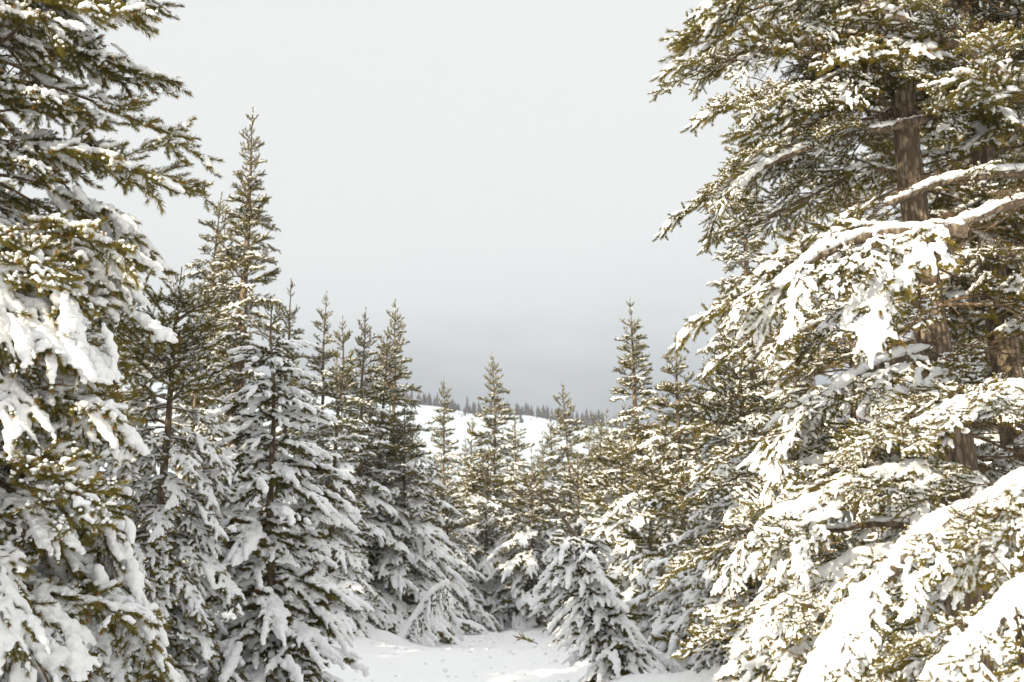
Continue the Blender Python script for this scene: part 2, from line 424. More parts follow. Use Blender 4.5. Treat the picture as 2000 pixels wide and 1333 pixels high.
lo_common = dict(voxel=.02, speck=.45, sub_every=.10)
NL = dict(dens=280, nl=.068, wd=.0078)
protos_lo('heavy', 4, L=1.4, p0=-2, p1=-52, pad=0.065, pad_n=7, snow=0.9, snow_r=0.048, side_len=.42, **NL, **lo_common)
protos_lo('mod', 4, L=1.2, p0=10, p1=-24, pad=0.045, pad_n=3, snow=.75, snow_r=0.042, side_len=.42, **NL, **lo_common)
protos_lo('short', 3, L=.75, p0=20, p1=0, snow=0.42, snow_r=0.034, side_len=.5, **NL, **lo_common)
protos_lo('up', 3, L=.5, p0=35, p1=58, snow=0.2, snow_r=0.026, side_len=.5, side_every=.08, brush=.2, **NL, **lo_common)
protos_lo('dead', 2, L=1.0, p0=6, p1=-10, snow=.4, snow_r=.014, side_len=.4, side_every=.08, dead=True, bare=.1, wood_r=.010, voxel=.02)
print('protos', round(time.time() - T0, 1), 's  tris',
      sum(len(b[k].polygons) for S in HI.values() for b in S for k in ('m_wood', 'm_needles', 'm_snow') if b[k]),
      sum(len(b['m_all'].polygons) for S in LO.values() for b in S))

# ------------------------------------------------------------------ terrain
def smooth(t): t = np.clip(t, 0, 1); return t * t * (3 - 2 * t)
_tr = np.random.default_rng(5)
WAVES = [(_tr.normal(0, 1, 2) * f, _tr.random() * 6.28, a) for f, a in [(.25, .10), (.4, .07), (.7, .05), (1.1, .035), (1.7, .022), (2.6, .014), (3.9, .008)] for _ in range(3)]
MOUNDS = []      # (x, y, r, h) raised snow round stems, filled below
def ground_z(x, y):
    x = np.asarray(x, float); y = np.asarray(y, float)
    near = np.zeros_like(x + y)
    for k, ph, a in WAVES: near = near + a * np.sin(k[0] * x + k[1] * y + ph)
    side = smooth((np.abs(x - .6) - 1.6) / 3.0) * .22
    z = near * .55 + side - .1
    for mx, my, mr, mh in MOUNDS:
        z = z + mh * np.exp(-((x - mx) ** 2 + (y - my) ** 2) / (mr * mr))
    # trampled track winding up the clearing
    tx = .35 + .45 * np.sin(y * .12)
    for o in (-.32, .22):
        z = z - .085 * np.exp(-((x - tx - o - .05 * np.sin(y * 1.7)) / .13) ** 2) * smooth((60 - y) / 20) * (.7 + .3 * np.sin(y * 5 + o * 9))
    zr = 69 - 62 * np.tanh(.17 * x / 62) + 3 * np.sin(x * .02 + 1) + 1.2 * np.sin(x * .07)
    hill = zr * (smooth((y - 70) / 560) * .55 + .45 * np.clip((y - 70) / 540, 0, 1)) * (1 - .35 * smooth((y - 640) / 1600))
    return z + .007 * np.clip(y, 0, 60) + hill + 1.6 * smooth((y - 80) / 200) * (np.sin(x * .05 + y * .03) + .6 * np.sin(x * .11 - y * .05))

def grid_axis(lim_lo, lim_hi, fine_lo, fine_hi, step, grow):
    a = list(np.arange(fine_lo, fine_hi, step))
    s = step; v = fine_hi
    while v < lim_hi: a.append(v); s *= grow; v += s
    a.append(lim_hi)
    s = step; v = fine_lo; b = []
    while v > lim_lo:
        s *= grow; v -= s; b.append(max(v, lim_lo))
    return np.array(b[::-1] + a)

# ------------------------------------------------------------------ trees
TREES = []
def set_props(o, label, cat, group=None):
    o['label'] = label; o['category'] = cat
    if group: o['group'] = group
    return o

def trunk_curve(H, lean, bend, rng, n=16):
    t = np.linspace(0, 1, n)
    wob = np.cumsum(rng.normal(0, .012, (n, 2)), axis=0) * H * .22
    wob -= wob[0]
    P = np.stack([lean[0] * t * H + bend[0] * t * t * H + wob[:, 0], lean[1] * t * H + bend[1] * t * t * H + wob[:, 1], t * H - .3 * (1 - t)], 1)
    return P

def pcurve(P, t):
    x = t * (len(P) - 1); k = min(int(x), len(P) - 2); f = x - k
    return P[k] * (1 - f) + P[k + 1] * f

CNT = {'boughs': 0}
def put_bough(tree, kind, idx, loc, rot, sc, hi):
    CNT['boughs'] += 1
    if hi:
        b = HI[kind][idx % len(HI[kind])]
        o = link('dead_branch' if kind == 'dead' else 'bough', b['m_wood'], tree, loc, rot, sc)
        if b['m_needles']: link('needles', b['m_needles'], o)['kind'] = 'stuff'
        if b['m_snow']: link('snow_cap', b['m_snow'], o)['kind'] = 'stuff'
    else:
        b = LO[kind][idx % len(LO[kind])]
        o = link('dead_branch' if kind == 'dead' else 'bough', b['m_all'], tree, loc, rot, sc)
    return o

def pick_len(kinds, hi): S = HI if hi else LO; return S[kinds][0]['L']

def leader_mesh(seed, ln=.5, hi=True):
    rng = np.random.default_rng(seed)
    a = Acc()
    P = np.stack([np.cumsum(rng.normal(0, .004, 6)), np.cumsum(rng.normal(0, .004, 6)), np.linspace(0, ln, 6)], 1)
    V, F = tube(P, np.linspace(.012, .004, 6), 4); a.add(V, F, 0)
    d, wd = (560, .0055) if hi else (300, .009)
    V, F = needles_on(P, rng, d, .05, wd, 35); a.add(V, F, 1)
    for k in range(7):
        z0 = rng.uniform(.0, .55) * ln; q, _, _ = path((0, 0, z0), rng.uniform(0, 360), 38, 68, rng.uniform(.1, .2), 4, rng)
        V, F = tube(q, np.linspace(.004, .002, 4), 3); a.add(V, F, 0); V, F = needles_on(q, rng, d, .045, wd, 38); a.add(V, F, 1)
    c = [P[2] + [.01, 0, 0], P[4]] + [rng.normal(0, .035, 3) + [0, 0, rng.uniform(.05, ln)] for _ in range(9)]
    V, F = balls(c, rng.uniform(.008, .02, len(c)), 1.1); a.add(V, F, 3)
    return a.mesh('leader_shoot', [M_TWIG, M_NEEDLE, M_BUD, M_SNOW])
LEAD_HI = [leader_mesh(i, .5, True) for i in range(3)]
LEAD_LO = [leader_mesh(i + 9, .5, False) for i in range(3)]

def make_tree(name, label, x, y, H, Rm, seed, hi=False, group=None, lean=(0, 0), bend=(0, 0), crown_from=.04, whorl=.27, per=5, r_base=None,
              profile=.75, heavy_to=.55, young=False, snowy=1.0, az_skip=None, bare_top=0., vary=(.68, 1.18), sparse=0., dead_n=0, keep=None):
    rng = np.random.default_rng(seed)
    if lean == (0, 0) and not hi: lean = tuple(rng.normal(0, .016, 2)); bend = tuple(rng.normal(0, .012, 2))
    if not hi and group is None: Rm *= 1.04; per += 1
    if not hi: sparse = max(sparse, rng.uniform(0, .13)); profile *= rng.uniform(.88, 1.15)
    z0 = float(ground_z(x, y))
    t = bpy.data.objects.new(name, None); COL.objects.link(t); t.location = (x, y, z0); t.empty_display_size = .3
    set_props(t, label, 'pine tree', group)
    P = trunk_curve(H, lean, bend, rng)
    rb = r_base or H * .0095 + .008
    n = len(P); rad = rb * (1 - np.linspace(0, 1, n)) ** .8 + .008
    V, F = tube(P, rad, 12 if hi else 7)
    V = V + rng.normal(0, rb * .02, V.shape)
    link('trunk', np_mesh('trunk', V, F, [M_BARK], None, True), t)
    z = crown_from * H
    while z < H - .18:
        u = z / H
        # crown radius at this height
        rr = .10 + Rm * 1.08 * min(1, (1 - u) ** profile * 1.05 + .04) * min(1, .62 + u * 3.2)
        if u > .8: rr *= 1 - bare_top * .5
        sn_here = snowy + (1 - snowy) * .8 * max(0, min(1, (.36 - u) / .12))
        k = max(3, int(round(per * (1 if u < .85 else .8) + rng.normal(0, .7))))
        a0 = rng.uniform(0, 360)
        for j in range(k):
            if rng.random() < sparse * (1 if u > .3 else .5): continue
            az = a0 + 360 / k * j + rng.normal(0, 13)
            ln = rr * rng.uniform(*vary)
            zz = min(z + rng.uniform(-.1, .1) * (whorl / .27), H - .1)
            if keep and not keep(az % 360, zz): continue
            uu = zz / H; tx = u + rng.normal(0, .06)
            if young:
                kind = 'young'
                tilt = -32 * max(0, u - .45) + 10 * (1 - u)
                if u > .95: kind = 'up'; tilt = 0
            else:
                if tx > .93 or ln < .26: kind = 'up'; tilt = 0
                elif tx > .74: kind = 'short'; tilt = -8
                elif tx > heavy_to or rng.random() > sn_here: kind = 'mod'; tilt = 0
                else: kind = 'heavy'; tilt = -4 + 14 * (heavy_to - tx)
                if hi and ln > 1.55: kind = 'heavy_long' if tx < heavy_to and rng.random() < sn_here else 'light_long'; tilt = 0 if u > .5 else 10
                if not hi and kind in ('heavy',) and ln < .55: kind = 'mod'
            L = pick_len(kind, hi)
            sc = ln / L
            if sc > 1.45 and kind in ('short', 'up'): kind = 'mod'; L = pick_len(kind, hi); sc = ln / L; tilt -= 6
            sc = float(np.clip(sc, .5, 1.6))
            put_bough(t, kind, int(rng.integers(0, 9)), Vector(pcurve(P, uu)), (R(rng.normal(0, 10)), R(tilt + rng.normal(0, 7)), R(az)), sc, hi)
        z += whorl * rng.uniform(.75, 1.25) * (1 if u < .7 else .8)
    for _ in range(dead_n):
        uu = rng.uniform(.06, .7)
        put_bough(t, 'dead', int(rng.integers(0, 9)), Vector(pcurve(P, uu)), (R(rng.uniform(-30, 30)), R(rng.normal(0, 16)), R(rng.uniform(0, 360))), rng.uniform(.5, 1.1), hi)
    tip = P[-1]; dv = P[-1] - P[-3]
    link('leader_shoot', (LEAD_HI if hi else LEAD_LO)[int(rng.integers(0, 3))], t, Vector(tip) - Vector((0, 0, .06)), Vector(dv).to_track_quat('Z', 'Y').to_euler(), float(np.clip(H * .11, .5, 1.1)))
    TREES.append((t, P)); MOUNDS.append((x, y, .5 + Rm * .35, .12))
    return t, P

def spec(px, top_py, D, lean=0):
    """x, y, height of a tree whose tip is seen at px, top_py from the camera, standing D metres away"""
    p = at(px, top_py, D)
    return p.x, D, p.z - float(ground_z(p.x, D)) 

def seen_tree(name, label, px, top, D, Rm, seed, base_px=None, **kw):
    x, y, H = spec(px, top, D)
    if base_px is not None:
        xb = (base_px - CX) / FPX * D; kw['lean'] = ((x - xb) / H, 0); x = xb
    return make_tree(name, label, x, y, H, Rm, seed, **kw)

# --- left foreground
seen_tree('pine_tree', 'huge snow-laden pine filling the whole left edge of the view, its tip out of frame', -20, -700, 9.2, 1.75, 11, base_px=-60, hi=True,
          whorl=.24, per=7, heavy_to=.5, r_base=.17, profile=.36, snowy=.62, vary=(.5, 1.12), dead_n=34)
seen_tree('pine_tree', 'broad drooping pine with a slanting bare stem, directly right of the huge left-edge pine', 350, 560, 13.5, .95, 12, base_px=300, hi=True,
          whorl=.24, per=6, heavy_to=.8, r_base=.07, profile=.45, dead_n=5)
seen_tree('young_pine_tree', 'young pine with thick snow cushions on every branch, standing alone left of the clearing', 512, 605, 14.5, .78, 13, base_px=545, hi=True,
          whorl=.25, per=6, young=True, profile=.58, r_base=.055)
# --- tall spire and company
seen_tree('pine_tree', 'tall slender pine with a bare upper trunk, tallest spire on the left', 492, 252, 23, 1.15, 21, base_px=450, whorl=.24, profile=.85, heavy_to=.45, dead_n=5, sparse=.12, r_base=.15)
seen_tree('pine_tree', 'snow-frosted pine tip leaning right, left of the tall bare-trunked spire', 412, 415, 24, 1.0, 22, base_px=385, whorl=.26, profile=.9, heavy_to=.6)
seen_tree('pine_tree', 'thin dark pine tip squeezed between the frosted tip and the tall spire', 438, 438, 26, .9, 23, whorl=.26, profile=.9, heavy_to=.5)
seen_tree('pine_tree', 'short pine mostly hidden behind the young pine, peeping over its right shoulder', 562, 575, 24, .75, 24, whorl=.26, heavy_to=.6, profile=.8)
# --- left-centre row
seen_tree('pine_tree', 'slim pine with pale stem, left of the twin tips beside the young pine', 634, 600, 26, .8, 31, whorl=.24, heavy_to=.62, profile=.95, sparse=.08)
seen_tree('pine_tree', 'snow-clumped pine, right and lower of the twin tips beside the young pine', 658, 642, 24, .72, 32, whorl=.24, heavy_to=.8, profile=.85)
seen_tree('pine_tree', 'narrow pine with bare pale stem, left one of three tips over the mid-left row', 713, 628, 27, 1.15, 33, base_px=705, whorl=.25, heavy_to=.55, profile=1.0, sparse=.1)
seen_tree('pine_tree', 'bushy pine, lower middle one of the three tips over the mid-left row', 738, 665, 28, 1.3, 34, whorl=.25, heavy_to=.55, profile=.8)
seen_tree('pine_tree', 'sunlit pine with bare pole-like top, right of three tips over the mid-left row', 768, 612, 29, 1.4, 35, base_px=775, whorl=.25, heavy_to=.5, profile=.95, sparse=.1, dead_n=4)
seen_tree('pine_tree', 'low bushy pine at the right end of the mid-left row, bordering the clearing', 800, 800, 27.5, 1.0, 36, whorl=.25, heavy_to=.6, profile=.6)
seen_tree('pine_tree', 'short snow-bowed pine at the foot of the mid-left row beside the clearing', 675, 900, 26, .65, 37, whorl=.24, heavy_to=.9, profile=.55)
# --- centre
seen_tree('pine_tree', 'slender sunlit pine alone before the white hillside, left of the centre pine', 874, 757, 38, .95, 41, whorl=.26, heavy_to=.4, profile=.9)
seen_tree('pine_tree', 'small pine between the slender sunlit pine and the centre pine', 911, 828, 42, 1.0, 42, whorl=.28, heavy_to=.4, profile=.8)
seen_tree('pine_tree', 'golden-topped centre pine rising above the hill ridge', 972, 712, 40, 1.35, 43, whorl=.27, heavy_to=.4, profile=.85, sparse=.1)
seen_tree('pine_tree', 'dark shaded pine with a straight visible stem at the far end of the clearing', 945, 880, 36, 1.45, 44, whorl=.25, heavy_to=.6, profile=.6, dead_n=5)
seen_tree('pine_tree', 'low dark pine at the far left corner of the clearing', 880, 950, 34, 1.2, 45, whorl=.26, heavy_to=.8, profile=.6)
seen_tree('pine_tree', 'shaded pine behind the bent young pine, right of the straight-stemmed one', 1040, 935, 35, 1.3, 46, whorl=.26, heavy_to=.7, profile=.6)
seen_tree('pine_tree', 'golden pointed pine crossing the ridge line right of centre', 1112, 765, 42, 1.5, 47, whorl=.27, heavy_to=.3, profile=.85)
seen_tree('pine_tree', 'little frosted pine just above the bent young pine', 1130, 890, 32, 1.1, 48, whorl=.25, heavy_to=.7, profile=.75)
seen_tree('pine_tree', 'small golden pine between the ridge-crossing pine and the dark right spire', 1163, 826, 46, 1.1, 49, whorl=.28, heavy_to=.3, profile=.8)
# --- right-centre
seen_tree('pine_tree', 'dark spire, tallest tip right of the clearing', 1238, 612, 27, 1.15, 51, base_px=1262, whorl=.24, heavy_to=.4, profile=.95, sparse=.05, r_base=.11, dead_n=4)
seen_tree('pine_tree', 'frosted pine with several thin bare stems, right of the dark spire', 1312, 676, 23, 1.1, 52, base_px=1335, whorl=.24, heavy_to=.6, profile=.75, sparse=.05, r_base=.08, dead_n=6)
seen_tree('pine_tree', 'faint thin pine tip between the frosted pine and the right-hand wall of snow', 1363, 722, 30, .9, 53, whorl=.26, heavy_to=.5, profile=.8)
seen_tree('pine_tree', 'bare pole-like pine rising against the edge of the great right pine', 1408, 600, 30, .85, 54, whorl=.28, heavy_to=.4, profile=.8, sparse=.2)
seen_tree('pine_tree', 'dense low pine at the right edge of the clearing beneath the dark spire', 1205, 860, 26, 1.15, 55, whorl=.24, heavy_to=.75, profile=.55)
seen_tree('pine_tree', 'snow-heavy pine at the right edge of the clearing, just behind the bent young pine', 1270, 900, 21.5, .85, 56, whorl=.23, heavy_to=.8, profile=.6)
seen_tree('pine_tree', 'tall pale-stemmed pine showing through the left fringe of the great right pine', 1452, 215, 26, 1.2, 57, base_px=1480, whorl=.25, heavy_to=.5, profile=.8, sparse=.1)
seen_tree('pine_tree', 'bushy snow-covered pine forming the left flank of the right-hand wall of snow', 1450, 640, 16, .95, 58, base_px=1460, hi=True, whorl=.24, per=6, heavy_to=.6, profile=.5, snowy=.8, dead_n=4)
seen_tree('pine_tree', 'snow-covered pine behind the two big right-hand trunks', 1640, 330, 14.5, 1.3, 59, base_px=1650, hi=True, whorl=.27, per=6, heavy_to=.6, profile=.5, snowy=.8, dead_n=4)
seen_tree('pine_tree', 'snow-covered pine glimpsed between the two big right-hand trunks and the picture edge', 1900, 120, 15.5, 1.4, 60, hi=False, whorl=.27, per=7, heavy_to=.5, profile=.5)

# --- great pair of pines on the right, built round hand-placed limbs
def limb(tree, pts, r0, r1, seed, cover=.9, snow_r=.05, kinds=('light_long', 'mod'), every=.2, start=.1, size=.9, leaf=True):
    rng = np.random.default_rng(seed)
    base = tree.location
    C = [at(*p) - base for p in pts]
    # resample by Catmull-Rom
    Q = []
    for i in range(len(C) - 1):
        a = C[max(i - 1, 0)]; b = C[i]; c = C[i + 1]; d = C[min(i + 2, len(C) - 1)]
        for k in range(8):
            t = k / 8
            Q.append(.5 * ((2 * b) + (c - a) * t + (2 * a - 5 * b + 4 * c - d) * t * t + (3 * b - a - 3 * c + d) * t ** 3))
    Q.append(C[-1]); Q = np.array([q[:] for q in Q]); n = len(Q)
    Q = Q + np.cumsum(rng.normal(0, .004, Q.shape), axis=0)
    rad = np.linspace(r0, r1, n) * (1 + rng.normal(0, .05, n))
    V, F = tube(Q, rad, 9); V = V + rng.normal(0, r0 * .06, V.shape)
    lb = link('limb', np_mesh('limb', V, F, [M_BARK], None, True), tree)
    seg = np.linalg.norm(np.diff(Q, axis=0), axis=1); cum = np.concatenate([[0], np.cumsum(seg)]); tot = cum[-1]
    cc, rr = [], []; d = .03
    off = Vector((seed, 0, 0))
    while d < tot:
        k = max(0, min(int(np.searchsorted(cum, d)) - 1, n - 2)); p = Q[k] + (Q[k + 1] - Q[k]) * ((d - cum[k]) / seg[k])
        nv = mnoise.noise(Vector(p) * 2.6 + off) * .5 + .5; nf = mnoise.noise(Vector(p) * 9 + off)
        r = snow_r * (.35 + 1.1 * nv + .35 * nf)
        if nv < cover and r > .012:
            cc.append(p + [0, 0, rad[k] + r * .2]); rr.append(r)
            if snow_r > .05:
                sd = np.cross((Q[k + 1] - Q[k]) / seg[k], [0, 0, 1])
                for _q in range(3):
                    l_ = rng.normal(0, snow_r * 1.5)
                    cc.append(p + sd * l_ + [rng.normal(0, .04), 0, rad[k] + rng.uniform(-.3, .2) * r - abs(l_) * .45]); rr.append(r * rng.uniform(.3, .75))
        d += max(r * .4, .015)
    if cc:
        V, F = balls(cc, rr, .75, ICO2); v, f = remesh(V, F, .014, 4)
        link('snow_ridge', np_mesh('snow_ridge', v, f, [M_SNOW], None, True), lb)
    for _ in range(int(tot * 4)):
        k = int(rng.integers(0, n - 1))
        put_bough(tree, 'dead', int(rng.integers(0, 9)), Vector(Q[k]), (R(rng.uniform(-60, 60)), R(rng.uniform(-50, 40)), R(rng.uniform(0, 360))), rng.uniform(.15, .45), True)
    if leaf:
        d = tot * start; sg = 1
        while d < tot:
            k = max(0, min(int(np.searchsorted(cum, d)) - 1, n - 2)); p = Q[k] + (Q[k + 1] - Q[k]) * ((d - cum[k]) / seg[k])
            tg = Q[k + 1] - Q[k]; yaw = math.degrees(math.atan2(tg[1], tg[0])); pit = math.degrees(math.asin(tg[2] / np.linalg.norm(tg)))
            kd = kinds[int(rng.integers(0, len(kinds)))]
            u = d / tot
            ln = size * (1.05 - .45 * u) * rng.uniform(.7, 1.15)
            put_bough(tree, kd, int(rng.integers(0, 9)), Vector(p) + Vector((0, 0, snow_r * rng.uniform(0, 1.1))), (R(rng.normal(0, 14)), R(-pit * .6 + rng.normal(2, 9)), R(yaw + sg * rng.normal(50, 14) * (1 - .4 * u))), float(np.clip(ln / pick_len(kd, True), .35, 1.3)), True)
            sg = -sg; d += every * rng.uniform(.7, 1.3)
        kd = kinds[-1]
        put_bough(tree, kd, 1, Vector(Q[-1]), (0, R(-pit * .5), R(yaw)), float(np.clip(size * .75 / pick_len(kd, True), .35, 1.2)), True)
    return lb

def big_tree(label, pts, r0, r1, seed, cat='pine tree'):
    """trunk through photograph points (px, py, D); first point is the foot"""
    C = [at(*p) for p in pts]
    b = C[0].copy(); gz = float(ground_z(b.x, b.y)); b.z = gz
    t = bpy.data.objects.new('pine_tree', None); COL.objects.link(t); t.location = b; set_props(t, label, cat)
    rng = np.random.default_rng(seed)
    L = [c - b for c in C]; L[0] = Vector((0, 0, -.3))
    Q = []
    for i in range(len(L) - 1):
        a = L[max(i - 1, 0)]; p = L[i]; c = L[i + 1]; d = L[min(i + 2, len(L) - 1)]
        for k in range(7):
            s = k / 7; Q.append(.5 * ((2 * p) + (c - a) * s + (2 * a - 5 * p + 4 * c - d) * s * s + (3 * p - a - 3 * c + d) * s ** 3))
    Q.append(L[-1]); Q = np.array([q[:] for q in Q]); n = len(Q)
    rad = np.linspace(r0, r1, n) * (1 + rng.normal(0, .03, n))
    V, F = tube(Q, rad, 16); V = V + rng.normal(0, r0 * .02, V.shape)
    link('trunk', np_mesh('trunk', V, F, [M_BARK], None, True), t)
    return t, Q

DR = 9.3
tA, QA = big_tree('big left one of the two thick-trunked pines on the right, leaning slightly left', [(1900, 1480, DR), (1880, 1000, DR), (1838, 760, DR), (1812, 600, DR), (1785, 400, DR), (1765, 200, DR), (1745, -60, DR), (1725, -420, DR)], .16, .06, 71)
tB, QB = big_tree('big right one of the two thick-trunked pines, near the right picture edge', [(2040, 1480, 10.2), (2000, 1000, 10.2), (1972, 760, 10.2), (1945, 560, 10.2), (1925, 380, 10.2), (1908, 180, 10.2), (1890, -60, 10.2), (1870, -460, 10.2)], .15, .06, 72)
LL = ('light_long', 'light_long', 'mod')
HV = ('heavy', 'mod', 'light_long')
# limbs reaching left from trunk A: (px, py, D)
limbs_A = [
    ([(1738, -120, 9.3), (1640, -80, 8.9), (1560, -60, 8.6), (1490, -10, 8.4)], .035, .012, LL, .9, .03),
    ([(1745, -20, 9.3), (1620, 20, 9.0), (1550, 70, 8.8), (1480, 115, 8.7), (1445, 130, 8.7)], .035, .010, LL, .8, .028),
    ([(1755, 100, 9.3), (1660, 130, 8.8), (1600, 160, 8.5), (1530, 190, 8.4)], .035, .012, LL, .9, .03),
    ([(1765, 200, 9.3), (1680, 250, 9.4), (1570, 285, 9.4), (1480, 325, 9.4), (1430, 370, 9.4)], .035, .010, LL, .85, .04),
    ([(1780, 350, 9.3), (1700, 330, 9.6), (1600, 370, 9.8), (1500, 420, 9.9)], .03, .012, LL, .8, .03),
    ([(1885, 455, 8.0), (1760, 455, 7.9), (1670, 470, 7.8), (1600, 505, 7.7), (1560, 540, 7.7), (1530, 575, 7.7)], .045, .012, ('heavy', 'light_long', 'mod'), .95, .045),
    ([(1810, 560, 9.3), (1700, 590, 9.1), (1600, 630, 9.0), (1520, 670, 9.0)], .035, .012, LL, .8, .035),
    ([(1830, 690, 9.3), (1740, 700, 8.9), (1660, 735, 8.7), (1590, 790, 8.6), (1530, 840, 8.6)], .04, .012, HV, .9, .05),
    ([(1850, 810, 9.3), (1750, 850, 9.0), (1640, 900, 8.8), (1540, 930, 8.7)], .04, .012, HV, .8, .045),
    ([(1870, 940, 9.2), (1790, 930, 8.6), (1700, 950, 8.2), (1620, 980, 7.9), (1550, 1010, 7.8), (1490, 1040, 7.8)], .05, .014, ('heavy', 'mod', 'light_long'), .8, .062),
    ([(1880, 1060, 9.2), (1770, 1030, 8.6), (1650, 1040, 8.4), (1560, 1060, 8.3)], .03, .012, ('heavy', 'dead', 'mod'), .6, .035),
]
for i, (pts, a, b_, kinds, size, sr) in enumerate(limbs_A):
    limb(tA, pts, a, b_, 100 + i, kinds=kinds, size=size, snow_r=sr, every=.125)
limbs_B = [
    ([(1905, 130, 10.2), (1850, 210, 9.5), (1760, 240, 9.0), (1700, 250, 8.8)], .05, .02, ('dead', 'dead', 'light_long'), .7, .03),
    ([(2090, 240, 8.6), (2000, 170, 8.6), (1900, 110, 8.5), (1800, 60, 8.4), (1700, 10, 8.4)], .042, .02, ('light_long', 'mod'), .95, .04),
    ([(2130, 330, 9.0), (2000, 335, 9.0), (1900, 345, 8.9), (1810, 370, 8.8), (1740, 400, 8.7)], .036, .018, ('dead', 'dead', 'mod'), .6, .045),
    ([(2120, 370, 8.2), (2000, 395, 8.2), (1900, 430, 8.1), (1800, 470, 8.0), (1720, 520, 8.0)], .034, .016, ('dead', 'dead', 'mod'), .6, .045),
    ([(2120, 480, 9.2), (2000, 492, 9.2), (1900, 500, 9.1), (1830, 520, 9.0)], .04, .018, ('dead', 'dead', 'mod'), .6, .03),
    ([(1990, 880, 10.1), (2050, 830, 9.4), (2000, 770, 8.6), (1930, 780, 8.0), (1850, 800, 7.6), (1780, 830, 7.4)], .04, .012, ('mod', 'light_long'), .7, .055),
    ([(2140, 900, 7.6), (2000, 955, 7.4), (1890, 1010, 7.2), (1780, 1075, 7.0), (1690, 1160, 6.9), (1620, 1270, 6.8), (1570, 1340, 6.8)], .06, .02, ('heavy', 'mod', 'light_long'), .8, .062),
    ([(2020, 1100, 10), (1900, 1080, 8.8), (1780, 1080, 8.2), (1660, 1110, 8.0), (1560, 1170, 7.9), (1500, 1200, 7.9)], .045, .014, ('heavy', 'mod', 'light_long'), .75, .058),
    ([(2160, 1050, 6.6), (2050, 1130, 6.5), (1960, 1190, 6.4), (1880, 1270, 6.3), (1810, 1370, 6.3)], .05, .018, ('heavy', 'mod', 'light_long'), .75, .058),
    ([(1940, 260, 10.2), (2020, 250, 9.6), (2100, 290, 9.2)], .04, .015, ('light_long', 'mod'), .9, .04),
    ([(1920, 60, 10.2), (2010, 60, 9.6), (2100, 90, 9.2)], .04, .015, ('light_long', 'mod'), .9, .04),
    ([(1960, 640, 10.2), (2040, 620, 9.8), (2120, 660, 9.4)], .04, .015, ('heavy', 'mod'), .9, .05),
    ([(1985, 900, 10.2), (1900, 900, 9.8), (1820, 940, 9.6)], .03, .012, ('heavy', 'mod'), .8, .05),
    ([(2110, 1290, 6.2), (2010, 1330, 6.1), (1930, 1400, 6.0)], .04, .014, ('heavy', 'mod'), .7, .07),
]
for i, (pts, a, b_, kinds, size, sr) in enumerate(limbs_B):
    limb(tB, pts, a, b_, 130 + i, kinds=kinds, size=size, snow_r=sr, every=.15)
def whorls(tree, Q, z0, z1, step, per, ln, seed, kinds, azr=(0, 360)):
    rng = np.random.default_rng(seed); z = z0
    while z < z1:
        k = int(np.argmin(np.abs(Q[:, 2] - z)))
        for _ in range(per):
            kd = kinds[int(rng.integers(0, len(kinds)))]
            put_bough(tree, kd, int(rng.integers(0, 9)), Vector(Q[k]), (R(rng.normal(0, 12)), R(rng.normal(0, 10)), R(rng.uniform(*azr))), float(np.clip(ln * rng.uniform(.6, 1.2) / pick_len(kd, True), .3, 1.3)), True)
        z += step
for (t_, Q_, s_) in ((tA, QA, 1), (tB, QB, 2)):
    whorls(t_, Q_, 5.1, 7.6, .26, 6, 1.7, 200 + s_, ('light_long', 'light_long', 'mod', 'dead'))
    whorls(t_, Q_, .4, 4.7, .30, 3, 1.3, 210 + s_, ('light_long', 'mod', 'dead', 'dead'), (-70, 130))      # away from the camera
    whorls(t_, Q_, .5, 4.6, .45, 1, .9, 220 + s_, ('dead',))
MOUNDS.append((3.9, 8.6, 1.8, .35)); MOUNDS.append((3.2, 6.4, 1.2, .3))

# --- bent young pine by the clearing: its top arches over to the left
def bent_tree(name, label, pts, r0, seed, kind, size, per=2, step=.12, tilt=0, top_bare=True):
    C = [at(*p) for p in pts]; b = C[0].copy(); b.z = float(ground_z(b.x, b.y))
    t = bpy.data.objects.new(name, None); COL.objects.link(t); t.location = b; set_props(t, label, 'pine tree')
    rng = np.random.default_rng(seed)
    L = [c - b for c in C]; L[0] = Vector((0, 0, -.2)); Q = []
    for i in range(len(L) - 1):
        a = L[max(i - 1, 0)]; p = L[i]; c = L[i + 1]; d = L[min(i + 2, len(L) - 1)]
        for k in range(6):
            s = k / 6; Q.append(.5 * ((2 * p) + (c - a) * s + (2 * a - 5 * p + 4 * c - d) * s * s + (3 * p - a - 3 * c + d) * s ** 3))
    Q.append(L[-1]); Q = np.array([q[:] for q in Q]); n = len(Q)
    V, F = tube(Q, np.linspace(r0, .01, n), 9); link('trunk', np_mesh('trunk', V, F, [M_BARK], None, True), t)
    seg = np.linalg.norm(np.diff(Q, axis=0), axis=1); tot = seg.sum(); cum = np.concatenate([[0], np.cumsum(seg)])
    return t, Q, cum, tot, rng

